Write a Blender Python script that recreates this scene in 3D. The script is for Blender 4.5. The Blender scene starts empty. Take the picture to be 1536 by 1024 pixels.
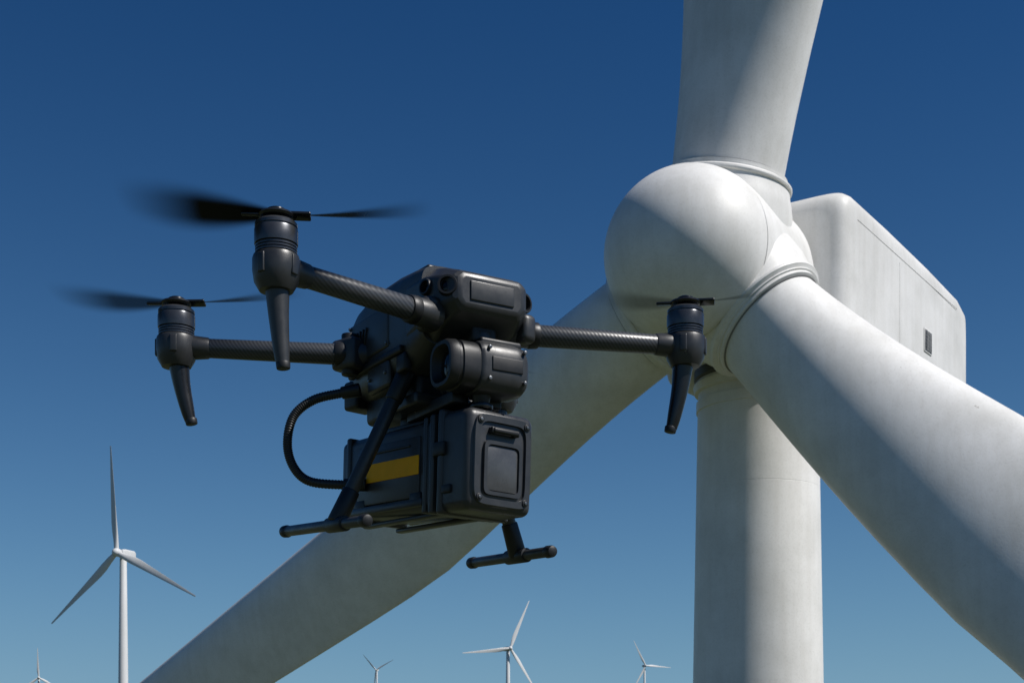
import bpy, bmesh, math, random
from mathutils import Vector, Matrix, Euler, noise
random.seed(3)
scene=bpy.context.scene
scene.view_settings.view_transform='Standard'
try: scene.view_settings.look='None'
except: pass
scene.view_settings.exposure=0
CAM_Z=76.0

# ---------------------------------------------------------------- materials
def new_mat(name):
    m=bpy.data.materials.new(name); m.use_nodes=True
    nt=m.node_tree; b=nt.nodes['Principled BSDF']
    return m,nt,b
def N(nt,t,**k):
    n=nt.nodes.new(t)
    for a,v in k.items(): setattr(n,a,v)
    return n
def ramp(nt,src,stops):
    r=N(nt,'ShaderNodeValToRGB'); cr=r.color_ramp
    while len(cr.elements)<len(stops): cr.elements.new(0.5)
    for e,(p,c) in zip(cr.elements,stops):
        e.position=p; e.color=(c[0],c[1],c[2],1) if hasattr(c,'__len__') else (c,c,c,1)
    nt.links.new(src,r.inputs[0]); return r
def mul(nt,a,b,fac=1.0,mode='MULTIPLY'):
    m=N(nt,'ShaderNodeMix',data_type='RGBA',blend_type=mode)
    m.inputs[0].default_value=fac
    nt.links.new(a,m.inputs[6])
    if hasattr(b,'is_linked'): nt.links.new(b,m.inputs[7])
    else: m.inputs[7].default_value=b
    return m.outputs[2]

def mat_white(name,base=(0.80,0.795,0.78),grime=0.84,scale=1.0):
    m,nt,b=new_mat(name)
    tc=N(nt,'ShaderNodeTexCoord')
    n1=N(nt,'ShaderNodeTexNoise'); n1.inputs['Scale'].default_value=0.55*scale; n1.inputs['Detail'].default_value=7; n1.inputs['Roughness'].default_value=.65
    nt.links.new(tc.outputs['Object'],n1.inputs['Vector'])
    r1=ramp(nt,n1.outputs['Fac'],[(0.35,(grime,grime,grime*.985)),(0.62,(1,1,1))])
    mp=N(nt,'ShaderNodeMapping'); mp.inputs['Scale'].default_value=(5*scale,5*scale,.35*scale)
    nt.links.new(tc.outputs['Object'],mp.inputs['Vector'])
    n2=N(nt,'ShaderNodeTexNoise'); n2.inputs['Scale'].default_value=1.0; n2.inputs['Detail'].default_value=5
    nt.links.new(mp.outputs[0],n2.inputs['Vector'])
    r2=ramp(nt,n2.outputs['Fac'],[(0.3,(.94,.935,.925)),(0.6,(1,1,1))])
    n3=N(nt,'ShaderNodeTexNoise'); n3.inputs['Scale'].default_value=22*scale; n3.inputs['Detail'].default_value=6; n3.inputs['Roughness'].default_value=.7
    nt.links.new(tc.outputs['Object'],n3.inputs['Vector'])
    r3=ramp(nt,n3.outputs['Fac'],[(0.30,(.89,.89,.88)),(0.5,(1,1,1))])
    n4=N(nt,'ShaderNodeTexNoise'); n4.inputs['Scale'].default_value=2.6*scale; n4.inputs['Detail'].default_value=9; n4.inputs['Roughness'].default_value=.8
    nt.links.new(tc.outputs['Object'],n4.inputs['Vector'])
    r4=ramp(nt,n4.outputs['Fac'],[(0.29,(.45,.43,.40)),(0.335,(1,1,1))])
    c=N(nt,'ShaderNodeRGB'); c.outputs[0].default_value=(*base,1)
    x=mul(nt,c.outputs[0],r1.outputs[0]); x=mul(nt,x,r2.outputs[0]); x=mul(nt,x,r3.outputs[0]); x=mul(nt,x,r4.outputs[0])
    nt.links.new(x,b.inputs['Base Color'])
    b.inputs['Roughness'].default_value=.48
    b.inputs['Specular IOR Level'].default_value=.32
    bp=N(nt,'ShaderNodeBump'); bp.inputs['Strength'].default_value=.10; bp.inputs['Distance'].default_value=.02
    nt.links.new(n3.outputs['Fac'],bp.inputs['Height']); nt.links.new(bp.outputs[0],b.inputs['Normal'])
    return m

def mat_dark(name,col=(.022,.024,.027),rough=.45,spec=.5,nscale=900,bump=.15,metal=0,var=.35):
    m,nt,b=new_mat(name)
    tc=N(nt,'ShaderNodeTexCoord')
    n1=N(nt,'ShaderNodeTexNoise'); n1.inputs['Scale'].default_value=nscale; n1.inputs['Detail'].default_value=2
    nt.links.new(tc.outputs['Object'],n1.inputs['Vector'])
    n2=N(nt,'ShaderNodeTexNoise'); n2.inputs['Scale'].default_value=18; n2.inputs['Detail'].default_value=8; n2.inputs['Roughness'].default_value=.7
    nt.links.new(tc.outputs['Object'],n2.inputs['Vector'])
    r=ramp(nt,n2.outputs['Fac'],[(0.3,(1-var,)*3),(0.7,(1,)*3)])
    c=N(nt,'ShaderNodeRGB'); c.outputs[0].default_value=(*col,1)
    nt.links.new(mul(nt,c.outputs[0],r.outputs[0]),b.inputs['Base Color'])
    rr=ramp(nt,n2.outputs['Fac'],[(0.3,rough-.08),(0.7,rough+.12)])
    nt.links.new(rr.outputs[0],b.inputs['Roughness'])
    b.inputs['Specular IOR Level'].default_value=spec; b.inputs['Metallic'].default_value=metal
    bp=N(nt,'ShaderNodeBump'); bp.inputs['Strength'].default_value=bump; bp.inputs['Distance'].default_value=.0004
    nt.links.new(n1.outputs['Fac'],bp.inputs['Height']); nt.links.new(bp.outputs[0],b.inputs['Normal'])
    return m

def mat_carbon(name):
    m,nt,b=new_mat(name)
    tc=N(nt,'ShaderNodeTexCoord')
    w=N(nt,'ShaderNodeTexWave',wave_type='BANDS',bands_direction='DIAGONAL')
    w.inputs['Scale'].default_value=75; w.inputs['Distortion'].default_value=.4; w.inputs['Detail'].default_value=0
    nt.links.new(tc.outputs['Object'],w.inputs['Vector'])
    r=ramp(nt,w.outputs['Fac'],[(0.2,(.030,.032,.036)),(0.8,(.055,.059,.066))])
    nt.links.new(r.outputs[0],b.inputs['Base Color'])
    b.inputs['Roughness'].default_value=.36
    bp=N(nt,'ShaderNodeBump'); bp.inputs['Strength'].default_value=.16; bp.inputs['Distance'].default_value=.0006
    nt.links.new(w.outputs['Fac'],bp.inputs['Height']); nt.links.new(bp.outputs[0],b.inputs['Normal'])
    return m

def mat_plain(name,col,rough=.5,spec=.5,coat=0):
    m,nt,b=new_mat(name)
    tc=N(nt,'ShaderNodeTexCoord')
    n=N(nt,'ShaderNodeTexNoise'); n.inputs['Scale'].default_value=60; n.inputs['Detail'].default_value=6
    nt.links.new(tc.outputs['Object'],n.inputs['Vector'])
    r=ramp(nt,n.outputs['Fac'],[(0.3,(.93,)*3),(0.65,(1,)*3)])
    c=N(nt,'ShaderNodeRGB'); c.outputs[0].default_value=(*col,1)
    nt.links.new(mul(nt,c.outputs[0],r.outputs[0]),b.inputs['Base Color'])
    b.inputs['Roughness'].default_value=rough; b.inputs['Specular IOR Level'].default_value=spec
    b.inputs['Coat Weight'].default_value=coat
    return m

def mat_blur(name):
    m,nt,b=new_mat(name)
    b.inputs['Base Color'].default_value=(.008,.009,.011,1); b.inputs['Roughness'].default_value=.7
    b.inputs['Specular IOR Level'].default_value=.15
    a=N(nt,'ShaderNodeAttribute',attribute_name='fade')
    nt.links.new(a.outputs['Fac'],b.inputs['Alpha'])
    return m

def mat_ground():
    m,nt,b=new_mat('grass_ground')
    tc=N(nt,'ShaderNodeTexCoord')
    n=N(nt,'ShaderNodeTexNoise'); n.inputs['Scale'].default_value=.012; n.inputs['Detail'].default_value=10
    nt.links.new(tc.outputs['Object'],n.inputs['Vector'])
    n2=N(nt,'ShaderNodeTexNoise'); n2.inputs['Scale'].default_value=.6; n2.inputs['Detail'].default_value=10
    nt.links.new(tc.outputs['Object'],n2.inputs['Vector'])
    r=ramp(nt,n.outputs['Fac'],[(0.35,(.035,.055,.018)),(0.5,(.06,.075,.025)),(0.65,(.11,.10,.05))])
    r2=ramp(nt,n2.outputs['Fac'],[(0.3,(.6,)*3),(0.7,(1,)*3)])
    nt.links.new(mul(nt,r.outputs[0],r2.outputs[0]),b.inputs['Base Color'])
    b.inputs['Roughness'].default_value=.95
    return m

M_WHITE=mat_white('turbine_white_paint')
M_WHITE2=mat_white('nacelle_fibreglass',(0.75,0.745,0.73),.84)
M_FAR=mat_white('turbine_white_far_hazed',(0.62,0.63,0.64),.95,.2)  # same white, with distance haze painted in as a greyer, cooler base
M_SEAM=mat_plain('seam_sealant',(.45,.45,.44),.7)
M_JOINT=mat_plain('joint_rubber',(.22,.22,.22),.8)
M_VENT=mat_plain('vent_metal',(.07,.075,.08),.6)
M_BODY=mat_dark('drone_shell',(.036,.038,.041),.37,.55,1300,.3)
M_BODY2=mat_dark('drone_shell_dark',(.014,.015,.017),.44,.45,1300,.25)
M_MOTOR=mat_dark('motor_metal',(.10,.105,.115),.28,.5,300,.05,.6)
M_GLOSS=mat_dark('gloss_black',(.013,.014,.016),.24,.5,300,.02)
M_CASE=mat_dark('case_polymer',(.040,.042,.046),.34,.55,1000,.35)
M_CASE2=mat_dark('case_panel',(.08,.084,.09),.26,.6,1000,.08)
M_RUB=mat_dark('hose_rubber',(.020,.021,.023),.40,.5,500,.1)
M_CF=mat_carbon('carbon_fibre')
M_YEL=mat_plain('yellow_label',(1.0,.44,.004),.6,.2)
M_LENS,_nt,_b=new_mat('lens_glass'); _b.inputs['Base Color'].default_value=(.004,.005,.008,1); _b.inputs['Roughness'].default_value=.12; _b.inputs['Specular IOR Level'].default_value=.35
M_STEEL=mat_dark('bolt_steel',(.2,.21,.22),.35,.5,300,.05,.8)
M_BLUR=mat_blur('spinning_propeller')

# ---------------------------------------------------------------- mesh helpers
def finish(name,bm,mat,parent,M=None,ang=32,bevel=0,bseg=2):
    if M is not None: bmesh.ops.transform(bm,matrix=M,verts=bm.verts)
    bmesh.ops.recalc_face_normals(bm,faces=bm.faces)
    me=bpy.data.meshes.new(name); bm.to_mesh(me); bm.free()
    for p in me.polygons: p.use_smooth=True
    me.set_sharp_from_angle(angle=math.radians(ang))
    me.materials.append(mat)
    o=bpy.data.objects.new(name,me); scene.collection.objects.link(o)
    if parent: o.parent=parent
    if bevel>0:
        b=o.modifiers.new('Bevel','BEVEL'); b.width=bevel; b.segments=bseg; b.limit_method='ANGLE'; b.angle_limit=math.radians(30)
        b.harden_normals=False
    return o
def loft(name,rings,mat,parent,M=None,caps=True,ang=32,closed=True,bevel=0):
    bm=bmesh.new(); R=[[bm.verts.new(v) for v in r] for r in rings]
    n=len(R[0])
    for a,b in zip(R[:-1],R[1:]):
        for i in range(n if closed else n-1):
            j=(i+1)%n
            bm.faces.new((a[i],a[j],b[j],b[i]))
    if caps:
        bm.faces.new(R[0][::-1]); bm.faces.new(R[-1])
    return finish(name,bm,mat,parent,M,ang,bevel)
def lathe(name,prof,mat,parent,M=None,seg=40,ang=32):
    rings=[[Vector((r*math.cos(2*math.pi*i/seg),r*math.sin(2*math.pi*i/seg),z)) for i in range(seg)] for r,z in prof]
    return loft(name,rings,mat,parent,M,True,ang)
def align(p1,p2):
    p1=Vector(p1);p2=Vector(p2); d=(p2-p1)
    q=d.to_track_quat('Z','Y'); return Matrix.Translation(p1)@q.to_matrix().to_4x4(), d.length
def rod(name,p1,p2,r1,r2,mat,parent,M=None,seg=28,cap=.15):
    A,L=align(p1,p2)
    c1=r1*cap;c2=r2*cap
    prof=[(r1-c1,0),(r1-c1*.3,c1*.3),(r1,c1),(r2,L-c2),(r2-c2*.3,L-c2*.3),(r2-c2,L)]
    if M is not None: A=M@A
    return lathe(name,prof,mat,parent,A,seg)
def rodp(name,p1,p2,prof,mat,parent,M=None,seg=32):
    A,L=align(p1,p2)
    if M is not None: A=M@A
    return lathe(name,[(r,t*L) for r,t in prof],mat,parent,A,seg)
def rbox(name,size,loc,mat,parent,rot=(0,0,0),bev=.003,seg=3,M=None,taper=None):
    bm=bmesh.new(); bmesh.ops.create_cube(bm,size=1)
    bmesh.ops.scale(bm,vec=size,verts=bm.verts)
    if taper: 
        for v in bm.verts: taper(v.co)
    if bev>0: bmesh.ops.bevel(bm,geom=list(bm.edges),offset=bev,segments=seg,profile=.5,affect='EDGES')
    A=Matrix.Translation(loc)@Euler(rot).to_matrix().to_4x4()
    if M is not None: A=M@A
    return finish(name,bm,mat,parent,A,40)
def catmull(pts,n=10):
    P=[Vector(p) for p in pts]; P=[P[0]*2-P[1]]+P+[P[-1]*2-P[-2]]; out=[]
    for i in range(1,len(P)-2):
        for k in range(n):
            t=k/n; a,b,c,d=P[i-1:i+3]
            out.append(.5*((2*b)+(c-a)*t+(2*a-5*b+4*c-d)*t*t+(3*b-a-3*c+d)*t**3))
    out.append(P[-2]); return out
def tube(name,pts,rf,mat,parent,seg=20,n=10,M=None,ang=60):
    path=catmull(pts,n); rings=[]; up=Vector((0.2,0.3,1)).normalized()
    tot=len(path)
    for i,p in enumerate(path):
        t=(path[min(i+1,tot-1)]-path[max(i-1,0)]).normalized()
        s=t.cross(up).normalized(); u=s.cross(t).normalized(); up=u
        r=rf(i/(tot-1),i)
        rings.append([p+r*(math.cos(2*math.pi*k/seg)*s+math.sin(2*math.pi*k/seg)*u) for k in range(seg)])
    return loft(name,rings,mat,parent,M,True,ang)
def sel(w,h,n,seg=48):
    out=[]
    for i in range(seg):
        t=2*math.pi*(i+.5)/seg; c,s=math.cos(t),math.sin(t)
        out.append((w*math.copysign(abs(c)**(2/n),c),h*math.copysign(abs(s)**(2/n),s)))
    return out
def empty(name,loc,rotz):
    e=bpy.data.objects.new(name,None); scene.collection.objects.link(e)
    e.location=loc; e.rotation_euler=(0,0,rotz); e.empty_display_size=.3; return e

# ---------------------------------------------------------------- ground
def gheight(x,y):
    d=math.hypot(x,y)
    def ss(a,b,t):
        t=max(0,min(1,(t-a)/(b-a))); return t*t*(3-2*t)
    h=73*ss(150,520,d)+10*ss(600,1200,d)+45*ss(1200,2050,d)+20*ss(2050,2500,d)
    h+=noise.noise(Vector((x*.004,y*.004,0)))*5*ss(60,300,d)
    return h
bm=bmesh.new(); rads=[0,15,30,60,100,140,180,220,260,300,350,400,460,520,600,700,850,1000,1200,1400,1600,1850,2100,2500,3000,4000,6000,9000,14000]
seg=96; prev=None
for r in rads:
    if r==0: cur=[bm.verts.new((0,0,0))]
    else: cur=[bm.verts.new((r*math.cos(2*math.pi*i/seg),r*math.sin(2*math.pi*i/seg),gheight(r*math.cos(2*math.pi*i/seg),r*math.sin(2*math.pi*i/seg)))) for i in range(seg)]
    if prev:
        for i in range(seg):
            j=(i+1)%seg
            if len(prev)==1: bm.faces.new((prev[0],cur[i],cur[j]))
            else: bm.faces.new((prev[i],cur[i],cur[j],prev[j]))
    prev=cur
finish('ground',bm,mat_ground(),None,ang=180)

# ---------------------------------------------------------------- wind turbines
def blade(name,H,d,ax,L,mat,parent,r0,chord,pitch=20,detail=1.0,r_start=2.0,off=.16):
    """H hub centre, d span direction, ax rotor axis (downwind)"""
    p=d.cross(ax).normalized()      # in rotor plane, clockwise side (trailing edge)
    rings=[]
    st=[0,.01,.02,.035,.05,.07,.09,.115,.14,.17,.2,.235,.27,.31,.35,.45,.55,.65,.75,.85,.93,.975,1.0]
    if detail<1: st=st[::3]+[1.0]
    for t in st:
        r=r_start+t*(L-r_start)
        c,th=chord(t)
        bl=min(1,max(0,(t-.01)/.25)); bl=bl*bl*(3-2*bl)
        a=math.radians(pitch*(1-.7*min(1,t*1.5)))
        cd=(p*math.cos(a)+ax*math.sin(a)); nd=(ax*math.cos(a)-p*math.sin(a))
        pts=[]
        sg=64
        for i in range(sg):
            an=2*math.pi*i/sg; cx=math.cos(an); sy=math.sin(an)
            x=cx*.5*c; y=sy*.5*th
            k=.5*(1+cx)                      # 1 at trailing edge
            y*= (1-bl*.62*k**1.6)
            x+= bl*off*c
            pts.append(H+d*r+cd*x+nd*y)
        rings.append(pts)
    return loft(name,rings,mat,parent,None,True,60)

def turbine(loc,hubh,yaw,angles,s=1.0,near=False,pitch=20,tower_r=None):
    e=empty('wind_turbine',loc,yaw)
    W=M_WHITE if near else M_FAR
    over=2.40*s if near else 4.2*s
    H=Vector((0,-over,hubh)); ax=Vector((0,1,0))
    ttop=hubh-2.02*s if near else hubh-2.15*s
    r_t,r_b=tower_r or (1.44*s,2.9*s)
    def tr(z): return r_b+(r_t-r_b)*z/ttop
    if near:
        prof=[(r_b+.3,0),(r_b+.3,.3),(tr(.3),.31)]
        zs=[ttop-2.65-15*k for k in range(5)][::-1]
        for z in zs:
            prof+=[(tr(z-.010),z-.010),(tr(z)-.003,z-.006),(tr(z)-.003,z+.006),(tr(z+.010),z+.010)]
        prof+=[(tr(ttop-.75),ttop-.75),(r_t+.045,ttop-.74),(r_t+.045,ttop-.5),(r_t+.0,ttop-.48),(r_t,ttop-.3),(r_t+.09,ttop-.27),(r_t+.12,ttop-.1),(r_t+.05,ttop),(r_t-.1,ttop),(r_t-.1,ttop+.3)]
        lathe('tower',prof,W,e,None,96,25)
    else:
        lathe('tower',[(r_b*.85,-30),(r_b*.85,0),(r_t,ttop),(r_t*.9,ttop+.3*s)],W,e,None,24)
    # nacelle
    if near:
        y0=-.5; Ln=9.9; hw=2.45; zt=hubh+2.12; zb=hubh-1.9
        rings=[]
        for y,w,t,b in [(0,hw-.42,zt-.5,zb+.35),(.05,hw-.24,zt-.29,zb+.2),(.16,hw-.10,zt-.13,zb+.08),(.36,hw-.02,zt-.03,zb),(.6,hw,zt,zb),(3,hw,zt-.02,zb),(6,hw,zt-.1,zb+.05),(Ln-1.3,hw-.02,zt-.22,zb+.2),(Ln-.6,hw-.06,zt-.40,zb+.45),(Ln-.25,hw-.16,zt-.65,zb+.8),(Ln-.06,hw-.3,zt-.92,zb+1.0),(Ln,hw-.5,zt-1.15,zb+1.2)]:
            rings.append([Vector((x,y0+y,(t+b)/2+z)) for x,z in sel(w,(t-b)/2,11,72)])
        loft('nacelle',rings,M_WHITE2,e,None,True,50)
        # seams and vents on both sides
        for sx in (1,-1):
            X=sx*(hw-.001)
            rbox('nacelle_seam',(.010,7.6,.010),(X,y0+4.5,zt-.70),M_SEAM,e,(math.radians(-.6),0,0),0)
            rbox('nacelle_panel_joint',(.010,.008,2.6),(X,y0+3.6,hubh-.0),M_SEAM,e,(0,0,0),0)
            rbox('vent_frame',(.05,.60,.62),(X,y0+5.75,hubh-.16),M_WHITE2,e,(0,0,0),.01)
            rbox('vent_grille',(.03,.52,.54),(X+sx*.02,y0+5.75,hubh-.16),M_VENT,e,(0,0,0),.004)
            for k in range(5):
                rbox('vent_slat',(.02,.50,.012),(X+sx*.032,y0+5.75,hubh-.34+.09*k),M_VENT,e,(0,math.radians(35*sx),0),0)
            for k in range(2):
                rbox('vent_mullion',(.02,.03,.52),(X+sx*.035,y0+5.67+.16*k,hubh-.16),M_SEAM,e,(0,0,0),0)
        rbox('roof_hatch',(1.4,1.6,.06),(0,y0+4.2,zt-.02),M_WHITE2,e,(0,0,0),.02)
        rod('wind_sensor_mast',(-.9,y0+7.2,zt-.3),(-.9,y0+7.2,zt+.2),.03,.02,M_VENT,e)
        # yaw bearing skirt
        lathe('yaw_bearing',[(r_t+.06,ttop+.002),(r_t+.1,ttop+.05),(r_t+.1,ttop+.25),(r_t-.1,ttop+.3)],M_VENT,e,None,72)
    else:
        rings=[]
        for y,w in [(-2.2*s,.9),(-1.9*s,1.45),(0,1.75),(5.5*s,1.7),(6.6*s,1.3)]:
            rings.append([Vector((x,y,hubh+z)) for x,z in sel(w*s,w*s*1.05,6,24)])
        loft('nacelle',rings,W,e)
    # hub + spinner: profile along axis (local z of lathe = -axis, nose at +)
    A=Matrix.Translation(H)@Matrix.Rotation(math.radians(90),4,'X')
    R=1.88*s
    if near:
        prof=[(1.35,-1.85),(1.55,-1.75),(1.78,-1.6),(1.86,-1.35),(1.89,-1.0)]
        zc=1.22
        prof+=[(1.89,-.4),(R,zc-.07),(R,zc-.04),(R-.05,zc-.028),(R-.05,zc-.006),(R+.006,zc+.006)]
        n=30
        for i in range(1,n):
            a=i/n*math.pi/2; prof.append(((R+.006)*math.cos(a),zc+.01+1.0*R*math.sin(a)))
        prof.append((.02,zc+.01+R))
        lathe('hub_spinner',prof,W,e,A,96,25)
        lathe('spinner_joint',[(R-.08,zc-.040),(R-.006,zc-.038),(R-.006,zc+.004),(R-.08,zc+.006)],M_JOINT,e,A,96)
        lathe('hub_rear_seal',[(1.3,-2.1),(1.42,-2.1),(1.42,-1.8),(1.3,-1.8)],M_VENT,e,A,72)
    else:
        prof=[(1.3*s,-2*s),(1.7*s,-1*s),(1.8*s,0)]+[(1.8*s*math.cos(i/8*math.pi/2),2.2*s*math.sin(i/8*math.pi/2)) for i in range(1,8)]+[(.02,2.2*s)]
        lathe('hub_spinner',prof,W,e,A,24)
    for k,(a,pt) in enumerate(zip(angles,pitch if isinstance(pitch,(list,tuple)) else [pitch]*3)):
        a=math.radians(a); d=Vector((math.cos(a),0,math.sin(a)))
        if near:
            B,_=align(H,H+d)
            # collar blending from hub, with a moulded ring at its end
            prof=[(1.64,.9),(1.60,1.30),(1.53,1.55),(1.48,1.70),(1.46,1.80),(1.50,1.82),(1.51,1.86),(1.50,1.90),(1.46,1.92),(1.42,1.95),(1.42,1.98),(1.375,1.99),(1.375,2.06),(1.29,2.08),(1.2,2.08)]
            lathe(f'blade_collar_{k+1}',prof,W,e,B,96,28)
            lathe(f'collar_joint_{k+1}',[(1.2,2.075),(1.315,2.076),(1.315,2.09),(1.2,2.091)],M_JOINT,e,B,96)
            grow=(2.1,1.65,.5)[k]
            def ch(t):
                # chord / thickness (m)
                u=min(1,t/.2)
                if t<.2: c=2.55+ grow*(u*.6+.4*u*u*(3-2*u))
                else: c=2.55+grow-(t-.2)/.8*(1.95+grow)
                th=2.55-1.55*min(1,t/.3)**.9 if t<.3 else 1.0-(t-.3)/.7*.88
                return max(c,.25),max(th,.08)
            blade(f'blade_{k+1}',H,d,ax,42,W,e,1.2,ch,pt,1.0,2.0,(.04,.13,.20)[k])
        else:
            def ch(t):
                c=(2.0+1.6*min(1,t/.2)) if t<.2 else 3.6-(t-.2)/.8*3.0
                th=max(.15,2.0-1.7*min(1,t/.4)) if t<.4 else .3*(1-t)+.1
                return c*s,th*s
            blade(f'blade_{k+1}',H,d,ax,45*s,W,e,1.0,ch,pt,.5,1.2*s)
    return e

main=turbine((5.98,34.6,0),CAM_Z+11.38,math.radians(-34.4),(80.5,-47,206.3),1.0,True,(8,16,25))
def far(X,Y,hub_above,s,yaw,angs):
    z=CAM_Z+hub_above; g=gheight(X,Y)
    return turbine((X,Y,g),z-g,math.radians(yaw),angs,s,False,15)
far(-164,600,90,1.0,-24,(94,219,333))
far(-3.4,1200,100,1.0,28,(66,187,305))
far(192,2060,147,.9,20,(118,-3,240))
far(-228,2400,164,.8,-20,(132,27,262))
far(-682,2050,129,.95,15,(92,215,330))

# ---------------------------------------------------------------- drone
D=empty('quadcopter_drone',(-.136,2.38,CAM_Z+.703),math.radians(-58.8))
# main shell
def sec(x,w,zb,zt,n=5,yoff=0):
    return [Vector((x,y+yoff,(zb+zt)/2+z)) for y,z in sel(w,(zt-zb)/2,n,64)]
loft('fuselage',[sec(-.194,.045,-.045,.035,4),sec(-.190,.058,-.058,.060,4),sec(-.175,.069,-.066,.084,4.2),sec(-.14,.076,-.072,.096,4.2),sec(-.10,.080,-.076,.102,4.2),sec(-.05,.082,-.078,.106,4.2),
     sec(.02,.083,-.072,.106,4.2),sec(.08,.082,-.055,.098,5),sec(.12,.08,-.035,.09,6)],M_BODY,D,ang=50)
# nose: faceted head
def hexsec(x,w,zb,zt,ct,cb):
    return [Vector(p) for p in [(x,-w,zb+cb),(x,-w+cb*.8,zb),(x,w-cb*.8,zb),(x,w,zb+cb),(x,w,zt-ct),(x,w-ct*1.2,zt),(x,-w+ct*1.2,zt),(x,-w,zt-ct)]]
loft('nose_head',[hexsec(.07,.083,-.045,.092,.03,.03),hexsec(.13,.084,-.03,.082,.022,.03),hexsec(.165,.082,-.016,.072,.018,.024),hexsec(.196,.066,-.002,.060,.010,.016),hexsec(.203,.056,.006,.054,.007,.01)],M_BODY,D,ang=20,bevel=.004)
rbox('nose_panel',(.004,.078,.030),(.2035,0,.030),M_BODY,D,(0,0,0),.0015)
rbox('nose_brow',(.045,.10,.006),(.165,0,.069),M_BODY2,D,(0,math.radians(20),0),.002)
rbox('top_deck',(.15,.09,.010),(.0,0,.106),M_BODY,D,(0,math.radians(2),0),.004)
rbox('top_battery_ridge',(.10,.05,.010),(-.06,0,.110),M_BODY,D,(0,0,0),.004)
# vision sensors
def sensor(n,p,dirn,r):
    p=Vector(p); dirn=Vector(dirn).normalized()
    rodp(n+'_bezel',p-dirn*.012,p+dirn*.008,[(r*1.3,0),(r*1.3,.85),(r*1.2,1),(r*.95,1),(r*.9,.6),(.0005,.6)],M_BODY2,D)
    rodp(n+'_lens',p-dirn*.002,p+dirn*.002,[(r*.82,0),(r*.8,.6),(r*.5,.9),(.0005,1)],M_LENS,D)
sensor('vision_sensor_1',(.186,-.069,.036),(1,-.75,0.05),.0125)
sensor('vision_sensor_2',(.188,.064,.030),(1,.35,0.0),.0125)
sensor('side_sensor_1',(.145,-.082,.042),(.25,-1,.1),.010)
sensor('side_sensor_2',(.145,.082,.042),(.25,1,.1),.010)
# side armour
for sy in (-1,1):
    rbox('side_panel',(.15,.010,.07),(-.065,sy*.080,.02),M_BODY,D,(0,0,0),.004)
    rbox('side_rail',(.20,.012,.012),(-.04,sy*.082,-.03),M_BODY2,D,(0,0,0),.003)
    rbox('side_cover',(.08,.012,.045),(-.03,sy*.078,-.055),M_BODY,D,(0,0,0),.005)
    rbox('lower_clip',(.03,.016,.03),(.05,sy*.075,-.05),M_BODY2,D,(0,0,0),.004)
    for i in range(5):
        rbox('vent_rib',(.004,.006,.03),(-.12+.012*i,sy*.085,.022),M_BODY2,D,(0,.3,0),.001)
    for (bx,bz) in ((-.135,.05),(.005,.05),(-.135,-.008),(.005,-.008),(-.06,-.055),(.0,-.055)):
        rod('body_screw',(bx,sy*.082,bz),(bx,sy*.0875,bz),.0032,.0028,M_STEEL,D,seg=12)
rbox('belly_block',(.20,.10,.05),(-.05,0,-.085),M_BODY2,D,(0,0,0),.01)
rbox('belly_plate',(.12,.12,.02),(.0,0,-.105),M_BODY,D,(0,0,0),.005)
rbox('rear_connector',(.04,.05,.05),(-.165,-.05,-.055),M_BODY2,D,(0,0,.2),.006)
for i in range(6):
    rod('underside_cable',(-.02+.02*i,-.05+.006*i,-.07),(.02+.012*i,-.03+.01*i,-.125),.003,.003,M_RUB,D,seg=10)
rbox('payload_rail',(.16,.03,.02),(.06,-.02,-.118),M_BODY2,D,(0,0,0),.003)
rbox('payload_rail',(.16,.03,.02),(.06,.04,-.118),M_BODY2,D,(0,0,0),.003)

# arms, motors, legs
motors=[((.222,-.3635),(.155,-.072)),((.222,.3635),(.135,.055)),((-.222,-.3635),(-.085,-.065)),((-.198,.252),(-.085,.065))]
PZ=.074
def propeller(k,mx,my,R,ang,dens,z,cs):
    """propeller spinning: a swept translucent fan for each of the two blades"""
    for b in range(2):
        bm=bmesh.new(); lay=bm.verts.layers.float.new('fade')
        nr,na=30,40; grid=[]
        base=ang+b*math.pi
        for i in range(nr+1):
            t=i/nr; r=.016+t*(R-.016)
            chord=cs*(.018+.036*math.sin(min(1,t*1.5)*math.pi*.5)) if t<.7 else cs*.054*(1-(t-.7)*1.0)
            half=chord*.5/r; sw=math.radians(12)+0.02
            tot=min(half+sw,1.2)
            row=[]
            for j in range(na+1):
                u=-1+2*j/na; a=base+u*tot
                tw=math.radians(28*(1-.4*t))
                zz=z+.016*t*t + u*chord*.6*math.sin(tw)
                v=bm.verts.new((mx+r*math.cos(a),my+r*math.sin(a),zz))
                core=half/tot
                e=abs(u); kk=.62-.3*t; f=1 if e<core*kk else max(0,1-(e-core*kk)/(1-core*kk))
                f=f*f*(3-2*f)
                rad=1 if t<.45 else max(0,1-(t-.45)/.55)**1.1
                v[lay]=min(1,dens*f*rad); row.append(v)
            grid.append(row)
        for i in range(nr):
            for j in range(na):
                bm.faces.new((grid[i][j],grid[i+1][j],grid[i+1][j+1],grid[i][j+1]))
        finish(f'propeller_{k}_blade_{b+1}',bm,M_BLUR,D,ang=180)
props=[(math.radians(58.8+185),1.0,.222,1.3),(math.radians(58.8+172),.5,.16,.7),(math.radians(58.8+178),.85,.215,.85),(math.radians(58.8+80),.7,.19,1)]
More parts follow.
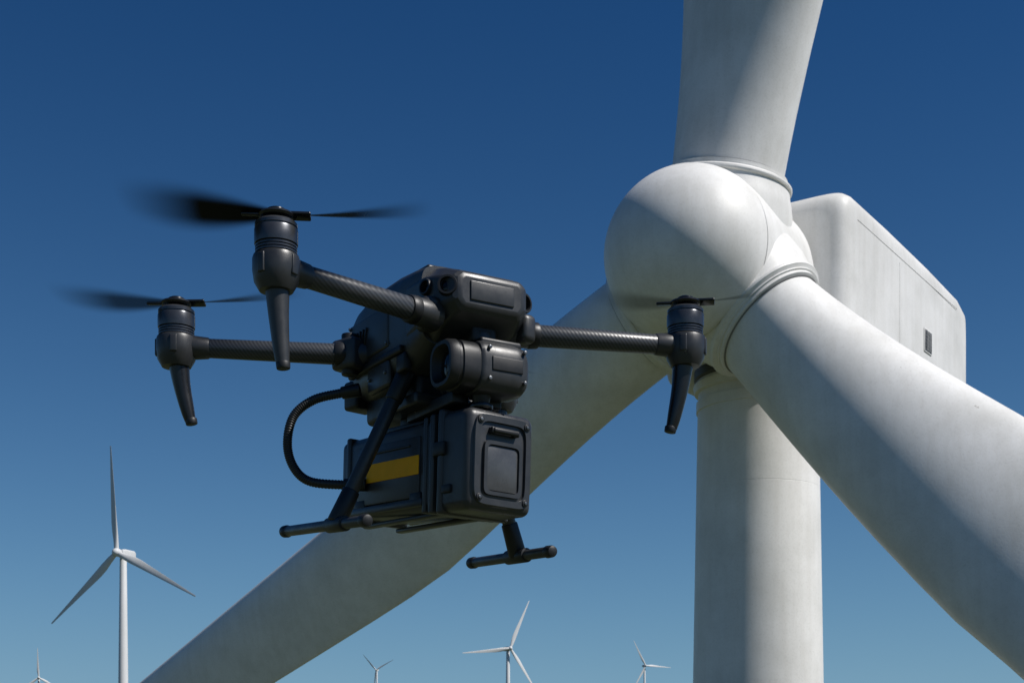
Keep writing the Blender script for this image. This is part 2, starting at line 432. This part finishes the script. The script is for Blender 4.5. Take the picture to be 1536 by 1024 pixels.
for k,((mx,my),(rx,ry)) in enumerate(motors):
    m=Vector((mx,my,0)); rt=Vector((rx,ry,-.004)); d=(m-rt).normalized(); L=(m-rt).length
    nm=f'arm_{k+1}'
    rod(nm,rt,m-d*.02,.0182,.0155,M_CF,D)
    rod(nm+'_root_collar',rt,rt+d*.050*(L/.3),.023,.0205,M_BODY,D)
    rod(nm+'_root_ring',rt+d*.042*(L/.3),rt+d*.060*(L/.3),.0218,.0208,M_BODY2,D)
    rod(nm+'_end_collar',m-d*.055,m-d*.012,.0175,.021,M_BODY,D)
    T=Matrix.Translation(m)
    lathe(f'motor_mount_{k+1}',[(.012,-.036),(.024,-.034),(.031,-.022),(.0335,-.006),(.0335,.010),(.032,.015),(.029,.017)],M_BODY,D,T)
    for a in range(4):
        an=a*math.pi/2+.5+.3*k
        rbox(f'mount_rib_{k+1}',(.006,.012,.028),(mx+.032*math.cos(an),my+.032*math.sin(an),-.002),M_BODY,D,(0,0,an),.002)
    prof=[(.028,.017)]
    for i in range(3):
        z=.018+i*.0042; prof+=[(.0295,z),(.0295,z+.0024),(.0275,z+.0027),(.0275,z+.0038)]
    prof+=[(.0305,.031),(.0308,.035),(.0308,.051),(.030,.053),(.0285,.0535),(.0285,.055),(.030,.0555),(.030,.060),(.027,.063),(.015,.064)]
    lathe(f'motor_{k+1}',prof,M_MOTOR,D,T)
    lathe(f'prop_hub_{k+1}',[(.012,.0),(.012,.005),(.024,.006),(.026,.009),(.024,.012),(.014,.013),(.013,.018),(.009,.020),(.001,.0205)],M_GLOSS,D,Matrix.Translation(m+Vector((0,0,PZ-.011))))
    for a in (0,math.pi):
        an=props[k][0]+a
        rbox(f'prop_grip_{k+1}',(.045,.018,.005),(mx+.026*math.cos(an),my+.026*math.sin(an),PZ-.001),M_GLOSS,D,(math.radians(-14),0,an),.002)
    ang,dens,R,cs=props[k]
    propeller(k+1,mx,my,R,ang,dens,PZ,cs)
    # leg (antenna foot) leans inwards
    inn=-m.normalized()
    if k==0: inn=Vector((.3,.3,0))
    lz=(1,1,.90,.8)[k]
    sh=[(.0,0),(.004,-.03),(.009,-.07),(.018,-.115),(.024,-.140)]
    pts=[m+inn*s_+Vector((0,0,z_*lz)) for s_,z_ in sh]
    tube(f'leg_{k+1}',pts,lambda t,i:.0215-.0125*t**.8 if t<.97 else .008,M_GLOSS if k else M_BODY,D,seg=24,n=8)
    rod(f'leg_foot_{k+1}',pts[-1]-Vector((0,0,-.006)),pts[-1]+inn*.002-Vector((0,0,.004)),.0102,.0098,M_BODY2,D)
# hinge lug at rear arm
for sy in (-1,1):
    rbox('arm_hinge_rear',(.055,.045,.052),(-.105,sy*.098,-.004),M_BODY,D,(0,0,sy*-.35),.008)
    rod('arm_hinge_pin',(-.105,sy*.10,-.038),(-.105,sy*.10,.032),.014,.014,M_BODY2,D)
    rbox('arm_hinge_front',(.055,.03,.046),(.148,sy*.083,.0),M_BODY,D,(0,0,sy*.25),.01)

# gimbal camera
g=Vector((.160,.0,-.077))
rbox('gimbal_mount',(.04,.045,.03),(.150,.006,-.022),M_BODY2,D,(0,0,0),.006)
rod('gimbal_yaw_motor',(.155,.006,-.05),(.155,.006,-.018),.017,.019,M_BODY,D)
def csec(y,r,n=3.2): return [Vector((g.x+a,y,g.z+b)) for a,b in sel(r*.97,r,n,48)]
loft('camera_housing',[csec(-.018,.033),csec(-.014,.0395),csec(-.008,.0415),csec(.05,.0415),csec(.066,.039),csec(.074,.031)],M_BODY,D,ang=40)
# lens barrel: rounded-square hood with the glass recessed inside
def hsec(y,r,n=2.8): return [Vector((g.x+a,y,g.z+b)) for a,b in sel(r,r,n,48)]
loft('camera_barrel',[hsec(-.012,.036),hsec(-.020,.038),hsec(-.045,.038),hsec(-.047,.0355),hsec(-.051,.0355),hsec(-.053,.038),hsec(-.064,.037),hsec(-.068,.0345),hsec(-.068,.029),hsec(-.056,.024),hsec(-.052,.0225)],M_BODY2,D,ang=30)
rodp('camera_lens',(g.x,-.059,g.z),(g.x,-.050,g.z),[(.0005,0),(.012,.12),(.022,.5),(.023,1)],M_LENS,D)
rbox('camera_top_ridge',(.03,.075,.012),(g.x+.01,.028,g.z+.040),M_BODY2,D,(0,0,0),.004)
rbox('camera_front_window',(.004,.056,.022),(g.x+.0400,.03,g.z+.002),M_BODY2,D,(0,0,0),.0015)
for yy in (-.002,.062):
    for zz in (-.022,.026):
        rod('camera_screw',(g.x+.036,yy,g.z+zz),(g.x+.0425,yy,g.z+zz),.003,.003,M_STEEL,D,seg=12)
rod('camera_lower_pivot',(g.x-.002,.006,g.z-.055),(g.x-.002,.006,g.z-.036),.013,.016,M_BODY2,D)
rod('camera_lower_disc',(g.x-.002,.006,g.z-.062),(g.x-.002,.006,g.z-.053),.019,.019,M_GLOSS,D)

# payload case
CM=Matrix.Translation((0,.008,-.213))@Matrix.Rotation(math.radians(8.8),4,'Z')@Matrix.Rotation(math.radians(2.6),4,'Y')
Lc,Wc,Hc=.353,.132,.156
def tp(co):
    if co.x<0:
        co.z*=.93; co.y*=.96
        if co.z<0: co.z+=.006
rbox('case_body',(.284,Wc-.006,Hc-.006),(-.0555,0,0),M_CASE,D,(0,0,0),.014,4,CM,tp)
rbox('case_seal_band',(.012,Wc-.012,Hc-.012),(.092,0,0),M_BODY2,D,(0,0,0),.004,2,CM)
rbox('case_lid',(.078,Wc+.004,Hc+.004),(.1365,0,0),M_CASE,D,(0,0,0),.015,4,CM)
rbox('case_lid_flange',(.014,Wc+.010,Hc+.010),(.105,0,0),M_CASE,D,(0,0,0),.005,3,CM)
rbox('case_rib',(.012,Wc+.003,Hc+.003),(.078,0,0),M_CASE,D,(0,0,0),.004,3,CM)
rbox('case_rib',(.010,Wc-.001,Hc-.002),(.058,0,0),M_CASE,D,(0,0,0),.003,3,CM)
rbox('case_rib',(.012,Wc-.004,Hc-.012),(-.168,0,.001),M_CASE,D,(0,0,0),.004,3,CM)
# front face: raised rounded frame and inset door
def frame(name,x,w,h,t,dep,mat,rad=5,zo=0):
    o=sel(w/2,h/2,rad,64); i=sel(w/2-t,h/2-t,rad,64)
    rings=[[Vector((x,y,z+zo)) for y,z in o],[Vector((x+dep,y*.985,z*.985+zo)) for y,z in o],[Vector((x+dep,y*1.015,z*1.015+zo)) for y,z in i],[Vector((x,y,z+zo)) for y,z in i]]
    loft(name,rings,mat,D,CM,False,25)
xf=.1755
frame('case_face_frame',xf-.001,.116,.142,.012,.005,M_CASE,7)
frame('case_door_frame',xf-.001,.078,.086,.007,.006,M_CASE,9,-.012)
rbox('case_door',(.004,.062,.070),(xf+.0005,0,-.012),M_CASE2,D,(0,0,0),.0015,2,CM)
rbox('case_handle',(.010,.052,.008),(xf+.008,0,.046),M_BODY2,D,(0,0,0),.003,3,CM)
for yy in (-.024,.024): rbox('case_handle_post',(.012,.008,.010),(xf+.004,yy,.046),M_BODY2,D,(0,0,0),.002,2,CM)
for yy in (-.047,.047):
    for zz in (-.06,.06):
        rod('case_bolt',(xf-.002,yy,zz),(xf+.006,yy,zz),.0065,.0058,M_BODY2,D,CM,18)
        rod('case_bolt_head',(xf+.004,yy,zz),(xf+.0075,yy,zz),.0035,.003,M_STEEL,D,CM,6)
# side details
for sy in (-1,1):
    Y=sy*(Wc/2-.004)
    rbox('case_side_panel',(.180,.008,.10),(-.045,Y,.0),M_CASE,D,(0,0,0),.003,2,CM)
    rbox('case_side_lower_rail',(.21,.012,.014),(-.050,Y,-.058),M_CASE,D,(0,0,0),.004,2,CM)
    rbox('case_foot_block',(.03,.012,.022),(.035,Y-.001*sy,-.052),M_BODY2,D,(0,0,0),.003,2,CM)
    rbox('case_foot_block',(.03,.012,.022),(-.125,Y-.001*sy,-.05),M_BODY2,D,(0,0,0),.003,2,CM)
    rbox('case_latch',(.030,.010,.022),(.105,sy*(Wc/2+.004),.02),M_BODY2,D,(0,0,0),.003,2,CM)
    rbox('case_latch',(.022,.008,.014),(.125,sy*(Wc/2+.003),-.045),M_BODY2,D,(0,0,0),.003,2,CM)
    rbox('case_side_groove',(.10,.003,.004),(-.03,sy*(Wc/2+.0005),.036),M_BODY2,D,(0,0,0),.001,1,CM)
rbox('yellow_label',(.150,.0016,.031),(-.030,-(Wc/2+.0008),.003),M_YEL,D,(0,0,0),.0005,1,CM)
for yy in (-.035,.035): rbox('case_bottom_runner',(.24,.016,.008),(-.03,yy,-Hc/2+.001),M_CASE,D,(0,math.radians(-.8),0),.003,2,CM)
for yy in (-.03,.035): rbox('case_top_rail',(.22,.014,.012),(-.02,yy,Hc/2),M_BODY2,D,(0,0,0),.003,2,CM)
rbox('case_hanger_front',(.03,.06,.028),(.06,0,Hc/2+.008),M_BODY2,D,(0,0,0),.005,2,CM)
rbox('case_hanger_rear',(.03,.06,.034),(-.05,0,Hc/2+.010),M_BODY2,D,(0,0,0),.005,2,CM)

# landing gear
def skid(i,top,bot,f,b):
    top,bot,f,b=map(Vector,(top,bot,f,b))
    rod(f'landing_strut_{i}',top,bot,.0118,.0118,M_BODY,D)
    d=(bot-top).normalized()
    rod(f'strut_top_socket_{i}',top-d*.01,top+d*.05,.016,.014,M_BODY2,D)
    rod(f'strut_knuckle_{i}',bot-d*.055,bot+d*.004,.0142,.0158,M_BODY2,D)
    s=(f-b).normalized()
    rod(f'landing_skid_{i}',b,f,.0090,.0090,M_BODY,D,cap=.3)
    c=b+(f-b)*((bot-b).dot(f-b)/(f-b).length_squared)
    rod(f'skid_tee_{i}',c-s*.032,c+s*.032,.0125,.0125,M_BODY2,D)
    rod(f'skid_end_{i}a',f-s*.02,f+s*.003,.0106,.0102,M_BODY2,D,cap=.5); rod(f'skid_end_{i}b',b-s*.003,b+s*.02,.0104,.0108,M_BODY2,D,cap=.5)
skid(1,(.03,-.062,-.062),(0,-.17,-.306),(.112,-.17,-.322),(-.225,-.17,-.292))
skid(2,(.03,.062,-.062),(0,.17,-.334),(.112,.17,-.343),(-.165,.17,-.329))

# hose
hp=[(-.095,-.085,-.062),(-.114,-.111,-.067),(-.139,-.152,-.079),(-.156,-.181,-.107),(-.161,-.19,-.153),(-.156,-.181,-.1925),(-.142,-.157,-.217),(-.112,-.108,-.223),(-.095,-.075,-.222)]
tube('corrugated_hose',hp,lambda t,i:.0080 if i%3 else .0072,M_RUB,D,seg=18,n=34,ang=40)
rod('hose_fitting_top',hp[0],hp[1],.0115,.0105,M_BODY2,D)
rod('hose_fitting_bottom',hp[8],hp[7],.0115,.0105,M_BODY2,D)

# ---------------------------------------------------------------- light
el,az=math.radians(50),math.radians(110)   # az clockwise from +Y
S=Vector((math.sin(az)*math.cos(el),math.cos(az)*math.cos(el),math.sin(el)))
ld=bpy.data.lights.new('sun','SUN'); ld.energy=5.0; ld.angle=math.radians(.6); ld.color=(1,.96,.91)
lo=bpy.data.objects.new('sun',ld); scene.collection.objects.link(lo); lo.rotation_euler=S.to_track_quat('Z','Y').to_euler(); lo.location=(20,-20,120)
w=bpy.data.worlds.new('World'); scene.world=w; w.use_nodes=True; nt=w.node_tree
bg=nt.nodes['Background']; sky=N(nt,'ShaderNodeTexSky',sky_type='NISHITA'); sky.sun_disc=False
sky.sun_elevation=el; sky.sun_rotation=az; sky.altitude=300; sky.air_density=1.0; sky.dust_density=.3; sky.ozone_density=3.0
# deepen the clear polarised blue: per-channel contrast on the sky radiance
sp=N(nt,'ShaderNodeSeparateColor'); cb=N(nt,'ShaderNodeCombineColor')
nt.links.new(sky.outputs[0],sp.inputs[0])
for i,(ref,pw,out,mxv) in enumerate(((.305,1.95,.09,1.7),(.456,1.25,.245,3.2),(.515,1.15,.42,4.6))):
    a=N(nt,'ShaderNodeMath',operation='MULTIPLY'); a.inputs[1].default_value=.07/ref
    p=N(nt,'ShaderNodeMath',operation='POWER'); p.inputs[1].default_value=pw
    c=N(nt,'ShaderNodeMath',operation='MULTIPLY'); c.inputs[1].default_value=out/.1
    d=N(nt,'ShaderNodeMath',operation='MINIMUM'); d.inputs[1].default_value=mxv
    nt.links.new(sp.outputs[i],a.inputs[0]); nt.links.new(a.outputs[0],p.inputs[0]); nt.links.new(p.outputs[0],c.inputs[0]); nt.links.new(c.outputs[0],d.inputs[0]); nt.links.new(d.outputs[0],cb.inputs[i])
# thin haze layer towards the horizon (depends on the elevation of the sky direction only)
tc=N(nt,'ShaderNodeTexCoord'); sx=N(nt,'ShaderNodeSeparateXYZ'); nt.links.new(tc.outputs['Generated'],sx.inputs[0])
ab=N(nt,'ShaderNodeMath',operation='ABSOLUTE'); nt.links.new(sx.outputs[2],ab.inputs[0])
dv=N(nt,'ShaderNodeMath',operation='MULTIPLY'); dv.inputs[1].default_value=-1/.14; nt.links.new(ab.outputs[0],dv.inputs[0])
ex=N(nt,'ShaderNodeMath',operation='EXPONENT'); nt.links.new(dv.outputs[0],ex.inputs[0])
mx=N(nt,'ShaderNodeMix',data_type='RGBA'); nt.links.new(ex.outputs[0],mx.inputs[0]); nt.links.new(cb.outputs[0],mx.inputs[6]); mx.inputs[7].default_value=(2.2,4.0,5.4,1)
nt.links.new(mx.outputs[2],bg.inputs[0])
bg.inputs[1].default_value=.1

# ---------------------------------------------------------------- camera
cd=bpy.data.cameras.new('camera'); cam=bpy.data.objects.new('camera',cd); scene.collection.objects.link(cam)
cam.location=(0,0,CAM_Z); cam.rotation_euler=(math.radians(90),0,0)
cd.lens=50; cd.sensor_width=36; cd.shift_y=(1150-512)/1536; cd.clip_start=.05; cd.clip_end=40000
cd.dof.use_dof=True; cd.dof.focus_distance=2.35; cd.dof.aperture_fstop=32
scene.camera=cam
